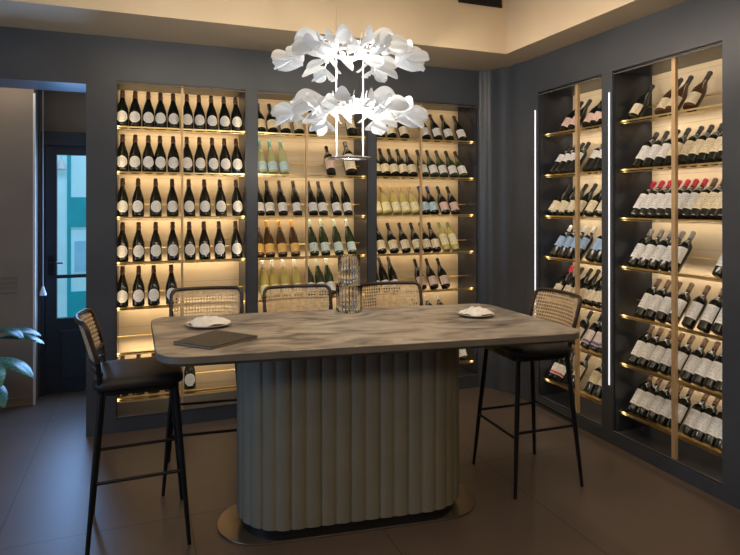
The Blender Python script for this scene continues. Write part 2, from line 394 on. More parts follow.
# blind cord with its white cone weight
bz = on_y(43, 290, YD-0.13)
t = thing('blind_cord', 'thin pale blind cord with white cone weight hanging beside the glazed door', 'blind cord', (bz.x, bz.y, 0))
bm = bmesh.new(); tube(bm, [(0, 0, bz.z+0.02), (0, 0, 2.838)], 0.004, 6); obj('cord', bm, M['cord'], t, 40)
bm = bmesh.new(); lathe(bm, [(0.026, -0.045), (0.028, -0.035), (0.008, 0.03), (0.006, 0.034)], 14); obj('cone_weight', bm, M['white'], t, 40, (0, 0, bz.z))
# outside the door
bm = bmesh.new(); bx(bm, -5, 3, 6.05, 11, -0.1, -0.005); struct('ground_outside', bm, M['street'], 'grey street paving outside the door')
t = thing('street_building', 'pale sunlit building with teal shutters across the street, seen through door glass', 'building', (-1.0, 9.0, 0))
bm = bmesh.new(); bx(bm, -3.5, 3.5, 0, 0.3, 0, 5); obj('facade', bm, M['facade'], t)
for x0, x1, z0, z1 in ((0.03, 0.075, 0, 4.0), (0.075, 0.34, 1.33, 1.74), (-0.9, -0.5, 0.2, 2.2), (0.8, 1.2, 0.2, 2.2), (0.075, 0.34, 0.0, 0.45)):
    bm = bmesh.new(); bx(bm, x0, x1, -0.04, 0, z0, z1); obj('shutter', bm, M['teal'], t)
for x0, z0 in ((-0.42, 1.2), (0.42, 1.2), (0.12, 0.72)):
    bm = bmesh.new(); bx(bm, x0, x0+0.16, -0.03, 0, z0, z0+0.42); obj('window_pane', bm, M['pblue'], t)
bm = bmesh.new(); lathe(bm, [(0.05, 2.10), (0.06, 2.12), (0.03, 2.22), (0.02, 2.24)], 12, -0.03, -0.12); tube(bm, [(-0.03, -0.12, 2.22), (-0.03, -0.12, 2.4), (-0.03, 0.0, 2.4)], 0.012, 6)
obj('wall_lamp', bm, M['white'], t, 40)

# ceiling grilles
def grille(label, p0, p1, z0, z1):
    a = Vector((p0[0], p0[1], 0)); b = Vector((p1[0], p1[1], 0)); w = (b-a).length
    t = thing('air_grille', label, 'air vent', ((a+b)/2+Vector((0, 0, z0))), math.atan2(b.y-a.y, b.x-a.x))
    h = z1-z0
    bm = bmesh.new(); bx(bm, -w/2, w/2, -0.004, 0, 0, h); obj('backing', bm, M['slot'], t)
    bm = bmesh.new(); tube(bm, [(-w/2, -0.010, 0.0), (w/2, -0.010, 0.0), (w/2, -0.010, h), (-w/2, -0.010, h)], 0.006, 4, closed=True); obj('frame', bm, M['slot'], t)
    for k in range(1, 4):
        bm = bmesh.new(); bx(bm, -w/2+0.004, w/2-0.004, -0.012, -0.004, h*k/4-0.003, h*k/4+0.003); obj('slat', bm, M['slot'], t)
gx = on_y(458, 0, IY-0.001).x
grille('long black air grille high on the ceiling fascia facing the viewer', (gx, IY-0.001), (IX-0.05, IY-0.001), 3.20, 3.285)
grille('small black air grille high on the side ceiling fascia', (IX-0.001, 3.45), (IX-0.001, 3.25), 3.19, 3.25)

# ------------------------------------------------------------------ cabinets
def light_area(name, loc, rot, sx, sy, power, col, spread=PI):
    l = bpy.data.lights.new(name, 'AREA'); l.shape = 'RECTANGLE'; l.size = sx; l.size_y = sy; l.energy = power; l.color = col; l.spread = spread
    o = bpy.data.objects.new(name, l); C.objects.link(o); o.location = loc; o.rotation_euler = rot
    return o
WARM = (1.0, 0.77, 0.48)
def cabinet(w, label, loc, rotz, post_x, top, bot, leds=False, power=10, warm=WARM):
    """local frame: x along the front, y into the wall, origin at floor, centre of the shelf front plane"""
    t = thing('wine_cabinet', label, 'cabinet', loc, rotz, 'lit wine display cabinets'); pw = 0.014 if leds else 0.008
    h = w/2
    bm = bmesh.new(); bx(bm, -h, h, D-0.012, D, bot, top); obj('back_panel', bm, M['back'], t)
    for s in (-1, 1):
        bm = bmesh.new(); bx(bm, s*h, s*(h-0.008), -0.045, D-0.012, bot+0.006, top-0.006)
        obj('side_panel', bm, M['inner'], t)
    bm = bmesh.new(); bx(bm, -h, h, -0.045, D-0.012, top-0.006, top); obj('top_panel', bm, M['inner'], t)
    bm = bmesh.new(); bx(bm, -h, h, -0.045, D-0.012, bot, bot+0.006); obj('bottom_panel', bm, M['inner'], t)
    for z in (top-0.018, bot+0.012):
        bm = bmesh.new(); bx(bm, -h, h, -0.052, -0.046, z-0.003, z+0.003); obj('edge_trim', bm, M['trim'], t)
    for k in range(1, 8):
        z = shelf_z(k)
        bm = bmesh.new()
        bx(bm, -h+0.008, h-0.008, 0.0, 0.085, z-0.018, z-0.015)          # thin ledge
        bx(bm, -h+0.008, h-0.008, -0.005, 0.0, z-0.007, z+0.004)         # raised lip
        tube(bm, [(-h+0.008, 0.1335+0.012, z+0.093), (h-0.008, 0.1335+0.012, z+0.093)], 0.0045, 8)  # rear rod
        obj('shelf_rail', bm, M['brass'], t)
    bm = bmesh.new(); bx(bm, post_x-pw, post_x+pw, -0.030, -0.007, bot+0.006, top-0.006); obj('post', bm, M['post'], t)
    if leds:
        bm = bmesh.new(); bx(bm, -h-0.030, -h-0.022, -0.066, -0.0601, 0.40, 2.41); obj('led_strip', bm, M['led'], t)
    # added warm fill lines without fittings: under each shelf, and weaker ones behind both jambs
    for k in range(0, 7):
        z = (shelf_z(k)-0.012) if k else top-0.012
        a = light_area('shelf_fill_light', (0, 0.20, z), (math.radians(32), 0, 0), w-0.05, 0.012, power*(0.11 if k else 0.09)*(1.0+0.06*(k-3)), warm)
        a.parent = t
    for s in (-1, 1):
        a = light_area('jamb_fill_light', (s*(h-0.014), -0.038, (top+bot)/2), (PI/2, 0, math.radians(50*s)), 0.012, top-bot-0.06, power*0.10, warm)
        a.parent = t
    return t

cab = {}
mid = {}
info = {'A': ('tall lit wine cabinet nearest the glazed door, bottles with round white labels', 182, 10.5),
        'B': ('tall lit wine cabinet behind the chandelier, middle one of the back wall', 306, 6.0),
        'C': ('tall lit wine cabinet on the back wall beside the rounded corner', 420, 6.0)}
for n, x0, x1 in cabs_back:
    xm = (x0+x1)/2; mid[n] = xm
    cab[n] = cabinet(x1-x0, info[n][0], (xm, YB, 0), 0, bxp(info[n][1])-xm, TOPZ, BOTZ, power=info[n][2])
infor = {'R1': ('lit side-wall wine cabinet nearest the rounded corner, behind the right stool', 3.565, 6.0),
         'R2': ('lit side-wall wine cabinet nearest the viewer at the right edge', 2.70, 6.8)}
for n, y0, y1 in cabs_side:
    ym = (y0+y1)/2; mid[n] = ym
    cab[n] = cabinet(y1-y0, infor[n][0], (XR, ym, 0), -PI/2, ym-infor[n][1], TOPZ+0.02, BOTZ-0.02, leds=True, power=infor[n][2], warm=(1.0, 0.84, 0.62))

# ------------------------------------------------------------------ bottles
SHAPES = {   # name: (profile, radius, label z0, z1, neck start z, height)
 'champagne': ([(0.030,0),(0.041,0.003),(0.043,0.012),(0.043,0.125),(0.040,0.150),(0.032,0.182),(0.022,0.215),(0.0165,0.240),(0.0150,0.262),(0.0172,0.2625),(0.0172,0.272),(0.0150,0.2725),(0.0150,0.303),(0.012,0.305)], 0.043, 0.048, 0.122, 0.238, 0.307),
 'burgundy': ([(0.030,0),(0.039,0.003),(0.041,0.012),(0.041,0.130),(0.038,0.152),(0.029,0.182),(0.019,0.210),(0.0148,0.230),(0.0140,0.283),(0.0160,0.2835),(0.0160,0.291),(0.0138,0.292),(0.0138,0.298),(0.011,0.300)], 0.041, 0.020, 0.104, 0.238, 0.301),
 'bordeaux': ([(0.030,0),(0.0365,0.003),(0.0380,0.012),(0.0380,0.178),(0.0355,0.196),(0.026,0.212),(0.0165,0.224),(0.0142,0.236),(0.0140,0.284),(0.0160,0.2845),(0.0160,0.291),(0.0138,0.292),(0.0138,0.298),(0.011,0.300)], 0.038, 0.050, 0.160, 0.240, 0.301),
 'tall': ([(0.030,0),(0.0365,0.003),(0.0380,0.012),(0.0380,0.150),(0.0350,0.180),(0.026,0.220),(0.0175,0.255),(0.0142,0.275),(0.0135,0.320),(0.0155,0.3205),(0.0155,0.327),(0.0130,0.328),(0.0130,0.333),(0.011,0.335)], 0.038, 0.022, 0.100, 0.265, 0.336),
 'magnum': ([(0.036,0),(0.048,0.004),(0.050,0.015),(0.050,0.190),(0.047,0.215),(0.034,0.240),(0.022,0.262),(0.0170,0.278),(0.0160,0.330),(0.0180,0.3305),(0.0180,0.340),(0.0158,0.341),(0.0158,0.348),(0.012,0.350)], 0.050, 0.050, 0.185, 0.285, 0.351)}
_cache = {}
def prof_r(prof, z):
    for (r0, z0), (r1, z1) in zip(prof, prof[1:]):
        if z0 <= z <= z1 and z1 > z0: return r0+(r1-r0)*(z-z0)/(z1-z0)
    return prof[-1][0]
def body_mesh(shape, glass):
    k = ('b', shape, glass)
    if k not in _cache:
        bm = bmesh.new(); lathe(bm, SHAPES[shape][0], 20); _cache[k] = mesh(bm, 'glass_body', G[glass], 40)
    return _cache[k]
def caps_mesh(shape, cap):
    k = ('c', shape, cap)
    if k not in _cache:
        prof, r, l0, l1, n0, h = SHAPES[shape]
        p = [(prof_r(prof, n0)+0.0006, n0)]+[(a+0.0008, z) for a, z in prof if z > n0]
        p[-1] = (p[-1][0], p[-1][1]+0.001); p.append((0.004, p[-1][1]+0.001))
        bm = bmesh.new(); lathe(bm, p, 16); _cache[k] = mesh(bm, 'capsule', K[cap], 40)
    return _cache[k]
def label_mesh(shape, lab, rng=None):
    k = ('l', shape, lab, rng)
    if k not in _cache:
        prof, r, l0, l1, n0, h = SHAPES[shape]
        if rng: l0, l1 = rng
        bm = bmesh.new(); uvl = bm.loops.layers.uv.new('UVMap'); rr = r+0.0009
        if lab == 'medal':
            zc = 0.070; hz, ha = 0.043, math.radians(58); nr, ns = 6, 28
            def P(f, a):
                th = -PI/2+f*ha*math.cos(a); z = zc+f*hz*math.sin(a)
                if math.sin(a) < -0.8: z -= f*0.006
                return (rr*math.cos(th), rr*math.sin(th), z), (0.5+0.5*f*math.cos(a), 0.5+0.5*f*math.sin(a))
            grid = [[P(i/nr, 2*PI*j/ns) for j in range(ns)] for i in range(nr+1)]
            vs = [[bm.verts.new(g[0]) for g in row] if i else None for i, row in enumerate(grid)]
            c = bm.verts.new(grid[0][0][0])
            for j in range(ns):
                j2 = (j+1) % ns
                f = bm.faces.new((c, vs[1][j], vs[1][j2]))
                for lp, q in zip(f.loops, ((0.5, 0.5), grid[1][j][1], grid[1][j2][1])): lp[uvl].uv = q
                for i in range(1, nr):
                    f = bm.faces.new((vs[i][j], vs[i+1][j], vs[i+1][j2], vs[i][j2]))
                    for lp, q in zip(f.loops, (grid[i][j][1], grid[i+1][j][1], grid[i+1][j2][1], grid[i][j2][1])): lp[uvl].uv = q
        else:
            n = 16; A = math.radians(78)
            vs = []
            for i in range(n+1):
                a = -PI/2-A+2*A*i/n
                vs.append([bm.verts.new((rr*math.cos(a), rr*math.sin(a), z)) for z in (l0, l1)])
            for i in range(n):
                f = bm.faces.new((vs[i][0], vs[i+1][0], vs[i+1][1], vs[i][1]))
                for lp, q in zip(f.loops, ((i/n, 0), ((i+1)/n, 0), ((i+1)/n, 1), (i/n, 1))): lp[uvl].uv = q
        _cache[k] = mesh(bm, 'paper_label', L[lab], 60, normals=False)
    return _cache[k]

ORD = ['first', 'second', 'third', 'fourth', 'fifth', 'sixth', 'seventh', 'eighth', 'ninth', 'tenth', 'eleventh']
ROW = {1: 'top shelf', 2: 'second shelf', 3: 'third shelf', 4: 'fourth shelf', 5: 'fifth shelf', 6: 'sixth shelf', 7: 'bottom shelf'}
CABN = {'A': 'cabinet nearest door', 'B': 'middle back cabinet', 'C': 'corner back cabinet', 'R1': 'corner side cabinet', 'R2': 'near side cabinet'}
DESC = {'medal': 'round white label', 'white': 'white label', 'cream': 'cream label', 'pink': 'pinkish label', 'pinkband': 'white and purple label',
        'orange': 'orange label', 'mint': 'pale green label', 'blue': 'silvery blue label', 'pblue': 'pale blue label', 'yellow': 'pale yellow label', 'redspot': 'white and red label'}
GD = {'dark': 'dark bottle', 'green': 'green bottle', 'brown': 'brown bottle', 'yellow': 'yellow bottle', 'clearw': 'pale clear bottle', 'bluew': 'pale clear bottle'}
TILT = {'A': 21, 'B': 33, 'C': 35, 'R1': 37, 'R2': 37}
def bottle(cn, k, px, idx, shape, glass, cap, lab, rng=None):
    prof, r, *_ = SHAPES[shape]
    tl = math.radians(TILT[cn]); z = shelf_z(k)-0.015
    roll = random.uniform(-0.10, 0.10)
    # bottle base centre: its rear bottom edge rests on the ledge, front edge behind the lip
    off = r*math.cos(tl)+0.004
    zz = z + r*math.sin(tl) + 0.0005
    if cn in 'ABC':
        loc = (bxp(px), YB+off, zz); rz = 0; side = 'from left'
    else:
        loc = (XR+off, ryp(px), zz); rz = -PI/2; side = 'from the corner end'
    lb = '%s with %s, %s %s, %s of %s' % (GD[glass], DESC[lab], ORD[idx], 'from left', ROW[k], CABN[cn])
    t = thing('wine_bottle', lb, 'wine bottle', loc, 0, 'wine bottles on the %s of the %s' % (ROW[k], CABN[cn]))
    t.rotation_euler = (-tl, 0, rz)
    for me, nm in ((body_mesh(shape, glass), 'glass_body'), (caps_mesh(shape, cap), 'capsule'), (label_mesh(shape, lab, rng), 'paper_label')):
        o = bpy.data.objects.new(nm, me); C.objects.link(o); o.parent = t; o.rotation_euler = (0, 0, roll)
    return t
def row(cn, k, pxs, *spec):
    """spec: one tuple for all, or list of (count, tuple)"""
    seq = []
    for s in spec: seq += [s[1:]]*s[0]
    for i, px in enumerate(pxs): bottle(cn, k, px, i, *seq[min(i, len(seq)-1)])
ch = (99, 'champagne', 'dark', 'brown', 'medal')
row('A', 1, [122, 135, 148.5, 161, 174, 188, 200.5, 213, 226, 238], ch)
row('A', 2, [122, 135, 148.5, 160.5, 174, 188, 201, 214, 226.5, 238.5], ch)
row('A', 3, [122, 138, 156, 173, 190, 206, 222, 238.5], ch)
row('A', 4, [122, 138.5, 156, 173.5, 190.5, 205.5, 221, 238], ch)
row('A', 5, [122, 138.5, 154, 172], ch)
row('A', 7, [122, 138.5, 154, 171, 190.5], ch)
row('B', 1, [262, 274, 287, 300.5, 315.5, 354], (5, 'burgundy', 'dark', 'black', 'cream'), (1, 'burgundy', 'dark', 'black', 'cream', (0.06, 0.15)))
row('B', 2, [263.5, 274.5, 286], (3, 'tall', 'bluew', 'teal', 'pblue'))
bottle('B', 2, 333, 3, 'bordeaux', 'dark', 'black', 'pink'); bottle('B', 2, 353.5, 4, 'magnum', 'dark', 'black', 'cream', (0.03, 0.185))
row('B', 3, [261, 271.5, 284.5, 299, 315, 325, 339, 350], (99, 'tall', 'dark', 'black', 'white'))
row('B', 4, [261, 271.5, 284, 297, 316, 327.5, 341, 354], (4, 'tall', 'brown', 'orange', 'orange'), (4, 'tall', 'green', 'pale', 'mint'))
row('B', 5, [267, 277, 288, 300, 313, 323.5, 333], (4, 'tall', 'yellow', 'white', 'yellow'), (3, 'tall', 'green', 'pale', 'white'))
row('C', 1, [382.5, 394, 407, 428.5, 440.5, 452, 465], (3, 'burgundy', 'dark', 'black', 'cream'), (4, 'burgundy', 'dark', 'black', 'white'))
row('C', 2, [379.5, 388.5, 397.5, 406.5, 415.5, 427, 437, 446.5, 456.5, 466], (5, 'burgundy', 'dark', 'black', 'cream'), (5, 'burgundy', 'green', 'black', 'white'))
row('C', 3, [380, 389.5, 399.5, 409, 418.5, 428.5, 437, 448, 458], (5, 'burgundy', 'yellow', 'yellowc', 'yellow') if False else (5, 'burgundy', 'yellow', 'gold', 'yellow'), (2, 'burgundy', 'dark', 'blue', 'pblue'), (2, 'burgundy', 'dark', 'black', 'pink'))
row('C', 4, [384, 396.5, 408.5, 420.5, 430, 439, 449, 458], (6, 'burgundy', 'dark', 'black', 'cream'), (2, 'bordeaux', 'yellow', 'green', 'yellow'))
row('C', 5, [379, 388.5, 398, 424.5, 436.5, 448], (3, 'tall', 'dark', 'black', 'white', (0.03, 0.09)), (3, 'burgundy', 'dark', 'black', 'pink'))
row('C', 6, [424, 436, 447.5], (3, 'bordeaux', 'dark', 'white', 'white'))
row('C', 7, [466], (1, 'burgundy', 'dark', 'black', 'white'))
# side wall, numbered from the corner end (their left in view)
row('R1', 1, [560, 568, 582.5, 590, 598], (99, 'burgundy', 'dark', 'black', 'pink'))
row('R1', 2, [549.5, 555.5, 561.5, 567, 583, 589.5, 597], (99, 'bordeaux', 'dark', 'black', 'white', (0.10, 0.175)))
row('R1', 3, [547.5, 555.5, 564.5, 573.5, 584, 595], (99, 'burgundy', 'dark', 'black', 'cream', (0.02, 0.115)))
row('R1', 4, [550, 557.5, 564.5, 573, 586, 593.5], (99, 'bordeaux', 'dark', 'white', 'blue', (0.08, 0.175)))
row('R1', 5, [551, 560.5, 569, 576.5, 584, 591, 597.5], (1, 'burgundy', 'dark', 'red', 'cream'), (99, 'burgundy', 'dark', 'black', 'cream'))
row('R1', 6, [569.5, 580.5, 589.5, 597.5], (99, 'bordeaux', 'dark', 'black', 'pinkband', (0.03, 0.14)))
row('R1', 7, [548.5, 554, 568, 584, 592.5], (2, 'burgundy', 'dark', 'black', 'redspot', (0.03, 0.12)), (99, 'bordeaux', 'dark', 'black', 'cream', (0.08, 0.175)))
row('R2', 1, [628.5, 656, 666, 684.5], (1, 'burgundy', 'dark', 'black', 'cream'), (99, 'burgundy', 'brown', 'black', 'cream'))
row('R2', 2, [633, 643, 653.5, 664, 676.5, 686.5, 697, 707.5, 716], (3, 'bordeaux', 'dark', 'black', 'white'), (99, 'bordeaux', 'dark', 'black', 'cream'))
row('R2', 3, [630.5, 638.5, 646.5, 655, 663.5, 671.5, 680.5, 690, 699.5, 708.5, 716.5], (7, 'bordeaux', 'dark', 'red', 'white', (0.05, 0.17)), (99, 'bordeaux', 'dark', 'brown', 'cream', (0.05, 0.17)))
row('R2', 4, [628, 638, 648, 658.5, 668.5, 714], (99, 'bordeaux', 'dark', 'grey', 'white'))
row('R2', 5, [635.5, 645, 655.5, 667, 683, 698.5, 713], (99, 'bordeaux', 'dark', 'brown', 'white'))
row('R2', 6, [628.5, 637.5, 647.5, 658, 668, 681, 692.5, 704, 715.5], (99, 'bordeaux', 'dark', 'brown', 'white'))
row('R2', 7, [628, 637, 647, 657, 667.5, 682, 693, 704.5, 716], (99, 'bordeaux', 'dark', 'brown', 'white'))

# ------------------------------------------------------------------ table
TZ = 1.00; TX, TY, TR = 1.062, 2.965, math.radians(-7.0)
t = thing('bar_table', 'large rounded stone-topped bar table on a fluted grey-green pedestal', 'table', (TX, TY, 0), TR)
bm = bmesh.new(); prism(bm, shear(rrect(1.025, 0.475, 0.12, 10)), TZ-0.006, TZ)
bevel(obj('table_top', bm, M['stone'], t), 0.004)
bm = bmesh.new()
oo = shear(rrect(1.025, 0.475, 0.12, 10)); ii = shear(rrect(1.005, 0.455, 0.11, 10))
for (pa, za), (pb, zb) in (((oo, TZ-0.006), (oo, TZ-0.032)), ((oo, TZ-0.032), (ii, TZ-0.048))):
    a = [bm.verts.new((x, y, za)) for x, y in pa]; b = [bm.verts.new((x, y, zb)) for x, y in pb]
    for i in range(len(a)): bm.faces.new((a[i], a[(i+1) % len(a)], b[(i+1) % len(a)], b[i]))
bm.faces.new(b)
bmesh.ops.remove_doubles(bm, verts=bm.verts, dist=0.0001)
obj('table_edge', bm, M['edge'], t, 40)
# fluted pedestal
BX, BY = -0.022, 0.035
def stadium(hx, r, step):
    pts = []; nrm = []
    Ls = 2*(hx-r); La = PI*r; T = 2*Ls+2*La; n = int(round(T/step))
    for i in range(n):
        s = i*T/n
        if s < Ls: p, q = (-(hx-r)+s, -r), (0, -1)
        elif s < Ls+La: a = -PI/2+(s-Ls)/r; p, q = ((hx-r)+r*math.cos(a), r*math.sin(a)), (math.cos(a), math.sin(a))
        elif s < 2*Ls+La: p, q = ((hx-r)-(s-Ls-La), r), (0, 1)
        else: a = PI/2+(s-2*Ls-La)/r; p, q = (-(hx-r)+r*math.cos(a), r*math.sin(a)), (math.cos(a), math.sin(a))
        pts.append(p); nrm.append(q)
    return pts, nrm, T
pitch = 0.074
pts, nrm, T = stadium(0.60, 0.25, 0.0055)
nf = round(T/pitch)
poly = []
for i, (p, q) in enumerate(zip(pts, nrm)):
    u = (i/len(pts)*nf) % 1.0
    d = 0.012*math.sqrt(max(0, 1-(2*u-1)**2))**1.0 - 0.010
    poly.append((BX+p[0]+q[0]*d, BY+p[1]+q[1]*d))
bm = bmesh.new()
a = [bm.verts.new((x, y, 0.066)) for x, y in poly]; b = [bm.verts.new((x, y, TZ-0.049)) for x, y in poly]
for i in range(len(a)): bm.faces.new((a[i], a[(i+1) % len(a)], b[(i+1) % len(a)], b[i]))
bm.faces.new(a[::-1]); bm.faces.new(b)
obj('fluted_pedestal', bm, M['base'], t, 35)
pp, _, _ = stadium(0.578, 0.228, 0.02)
bm = bmesh.new(); prism(bm, [(x+BX, y+BY) for x, y in pp], 0.010, 0.066); obj('plinth', bm, M['plinth'], t, 40)
pp, _, _ = stadium(0.70, 0.235, 0.02)
bm = bmesh.new(); prism(bm, [(x+BX, y+BY) for x, y in pp], 0.0, 0.010); bevel(obj('base_plate', bm, M['plate'], t), 0.003)

# ------------------------------------------------------------------ stools (front = local -y)
def make_stool(label):
    t = thing('bar_stool', label, 'bar stool', group='black bar stools with cane backs')
    SZ = 0.825
    # cushion
    bm = bmesh.new()
    sh = [(0.90, 0), (0.985, 0.010), (1.0, 0.028), (0.985, 0.046), (0.93, 0.058), (0.80, 0.064), (0.5, 0.068)]
    rings = []
    for f, z in sh:
        rings.append([bm.verts.new((x*f, y*f, SZ-0.058+z*0.85)) for x, y in rrect(0.215, 0.205, 0.07, 6)])
    for a, b in zip(rings, rings[1:]):
        for k in range(len(a)): bm.faces.new((a[k], a[(k+1) % len(a)], b[(k+1) % len(a)], b[k]))
    bm.faces.new(rings[0][::-1]); bm.faces.new(rings[-1])
    obj('seat', bm, M['leather'], t, 60)
    bm = bmesh.new(); prism(bm, rrect(0.195, 0.185, 0.06, 6), SZ-0.080, SZ-0.059); obj('seat_frame', bm, M['blackmetal'], t, 40)
    feet = {}
    for sx in (-1, 1):
        for sy in (-1, 1):
            top = Vector((sx*0.175, sy*0.165, SZ-0.07)); ft = Vector((sx*0.235, sy*0.225, 0.0))
            feet[(sx, sy)] = (top, ft)
            bm = bmesh.new()
            tube(bm, [top, top.lerp(ft, 0.5), ft], [0.0145, 0.0135, 0.0095], 10)
            obj('leg', bm, M['blackmetal'], t, 50)
    def at(k, z):
        a, b = feet[k]; return a.lerp(b, (a.z-z)/(a.z-b.z))
    for z, k0, k1 in ((0.32, (-1, -1), (1, -1)), (0.37, (-1, 1), (1, 1)), (0.35, (-1, -1), (-1, 1)), (0.35, (1, -1), (1, 1))):
        bm = bmesh.new(); tube(bm, [at(k0, z), at(k1, z)], 0.0085, 8); obj('stretcher', bm, M['blackmetal'], t, 50)
    # back: curved frame wrapped round the rear of the seat
    RB = 0.50; W = math.radians(26)
    def bp(u, z, dr=0):              # u -1..1 along the width, z height
        lean = (z-0.72)*0.30-0.015
        a = u*W
        return Vector(((RB+dr)*math.sin(a), (RB+dr)*math.cos(a)-RB+0.185+lean, z))
    z0, z1, rc = 0.895, 1.092, 0.04
    out = []
    def c(u0, zc, a0):
        for k in range(7):
            a = a0+PI/2*k/6
            out.append((u0+rc/(RB*W)*math.cos(a), zc+rc*math.sin(a)))
    c(1-rc/(RB*W), z1-rc, 0)
    for k in range(1, 10): out.append((1-rc/(RB*W)-k/10*2*(1-rc/(RB*W)), z1))
    c(-1+rc/(RB*W), z1-rc, PI/2)
    c(-1+rc/(RB*W), z0+rc, PI)
    for k in range(1, 10): out.append((-1+rc/(RB*W)+k/10*2*(1-rc/(RB*W)), z0))
    c(1-rc/(RB*W), z0+rc, 1.5*PI)
    bm = bmesh.new(); tube(bm, [bp(u, z) for u, z in out], 0.0115, 10, closed=True)
    obj('back_frame', bm, M['darkwood'], t, 60)
    # cane lattice
    bm = bmesh.new()
    def strip(pa, w, nrmoff):
        vs = []
        for (u, z, du, dz) in pa:
            vs.append((bm.verts.new(bp(u-du, z-dz, nrmoff)), bm.verts.new(bp(u+du, z+dz, nrmoff))))
        for a, b in zip(vs, vs[1:]): bm.faces.new((a[0], b[0], b[1], a[1]))
    nv, nh = 24, 9
    for i in range(nv+1):
        u = -0.97+1.94*i/nv
        for o_ in ((0,) if True else ()):
            strip([(u, z0+0.004+(z1-z0-0.008)*k/4, 0.021, 0) for k in range(5)], 0, 0.0012)
    for j in range(nh+1):
        z = z0+0.006+(z1-z0-0.012)*j/nh
        strip([(-0.97+1.94*k/20, z, 0, 0.0046) for k in range(21)], 0, -0.0012)
    obj('cane_panel', bm, M['cane'], t)
    # upright supports and wrapped lower hoop
    for s in (-1, 1):
        bm = bmesh.new()
        p0 = Vector((s*0.180, 0.165, SZ-0.07)); p1 = Vector((s*0.20, 0.175, SZ+0.03)); p2 = bp(s*0.95, z0+0.0, 0)
        tube(bm, [p0, p1, p2, bp(s*0.985, z0+0.07)], [0.0135, 0.0125, 0.0115, 0.010], 10)
        obj('back_upright', bm, M['blackmetal'], t, 60)
    bm = bmesh.new(); tube(bm, [bp(-0.93+1.86*k/12, 0.850) for k in range(13)], 0.010, 8)
    obj('lower_back_rail', bm, M['blackmetal'], t, 60)
    return t
def copy_tree(src, label):
    r = src.copy(); C.objects.link(r); r['label'] = label
    for chd in list(src.children):
        c = chd.copy(); C.objects.link(c); c.parent = r
    return r
s1 = make_stool('black bar stool at the left end of the table, its side to the viewer')
def put(o, x, y, rz): o.location = (x, y, 0); o.rotation_euler = (0, 0, rz)
put(s1, -0.022, 3.205, math.radians(91))          # front faces +x
s2 = copy_tree(s1, 'bar stool behind the table, in front of the cabinet nearest the door'); put(s2, 0.36, 3.72, math.radians(-6))
s3 = copy_tree(s1, 'bar stool behind the table, left of the clear glass jar'); put(s3, 0.93, 3.60, math.radians(-6))
s4 = copy_tree(s1, 'bar stool behind the table, right of the clear glass jar'); put(s4, 1.56, 3.52, math.radians(-6))
s5 = copy_tree(s1, 'black bar stool at the right end of the table, near the side-wall cabinets'); put(s5, 2.165, 3.005, math.radians(-90-2))

# ------------------------------------------------------------------ things on the table
def crumple(t, rnd, rx, ry, h, rot):
    bm = bmesh.new(); nx, ny = 26, 20; g = []
    ph = [rnd.uniform(0, 6.28) for _ in range(6)]
    for i in range(nx+1):
        rw = []
        for j in range(ny+1):
            u = -1+2*i/nx; v = -1+2*j/ny
            uu = u*math.sqrt(1-v*v*0.35); vv = v*math.sqrt(1-u*u*0.35)
            e = max(0, 1-(uu*uu+vv*vv)*0.9)
            f = abs(math.sin(3.1*u+2.2*v+ph[0]))*0.5+abs(math.sin(5.3*v-2.7*u+ph[1]))*0.35+abs(math.sin(8*u+6*v+ph[2]))*0.15
            z = h*(e**0.6)*(0.35+0.65*f)+0.012*max(0, (uu*uu+vv*vv)-0.7)
            x = uu*rx*(1+0.06*math.sin(4*v+ph[3])); y = vv*ry*(1+0.08*math.sin(5*u+ph[4]))
            rw.append(bm.verts.new((x*math.cos(rot)-y*math.sin(rot), x*math.sin(rot)+y*math.cos(rot), z)))
        g.append(rw)
    for i in range(nx):
        for j in range(ny): bm.faces.new((g[i][j], g[i+1][j], g[i+1][j+1], g[i][j+1]))
    return bm
def plate_set(px, py, r, lab1, lab2, seed):
    p = on_z(px, py, TZ)
    t = thing('dinner_plate', lab1, 'plate', (p.x, p.y, TZ))
    bm = bmesh.new(); lathe(bm, [(r*0.55, 0.0008), (r*0.60, 0.0008), (r, 0.017), (r*0.995, 0.020), (r*0.62, 0.007), (0.004, 0.006)], 40)
    obj('dish', bm, M['china'], t, 50)
    bm = crumple(None, random.Random(seed), r*0.86, r*0.80, 0.045, 0.3)
    o = obj('cloth_napkin', bm, M['napkin'], None, 80, (p.x, p.y, TZ+0.0115)); tag(o, lab2, 'napkin')
plate_set(209, 326, 0.118, 'pale plate beside the dark menu folder', 'crumpled white napkin on the plate beside the dark menu folder', 3)
plate_set(476, 316, 0.105, 'pale plate on the right part of the table', 'crumpled white napkin on the right-hand plate', 9)
# menu folder
q = [on_z(173, 344.5, TZ), on_z(211, 350, TZ), on_z(258, 338.5, TZ), on_z(216, 332.5, TZ)]
cm = sum(q, Vector())/4
t = thing('menu_folder', 'closed dark brown menu folder lying at the near left of the table', 'menu', (cm.x, cm.y, TZ))
poly = [((v-cm).x, (v-cm).y) for v in q]
bm = bmesh.new(); prism(bm, poly, 0.0, 0.003); prism(bm, poly, 0.010, 0.014); bevel(obj('cover', bm, M['menu'], t), 0.0015)
bm = bmesh.new(); prism(bm, [(x*0.975, y*0.975) for x, y in poly], 0.003, 0.010); obj('pages', bm, M['paper'], t)
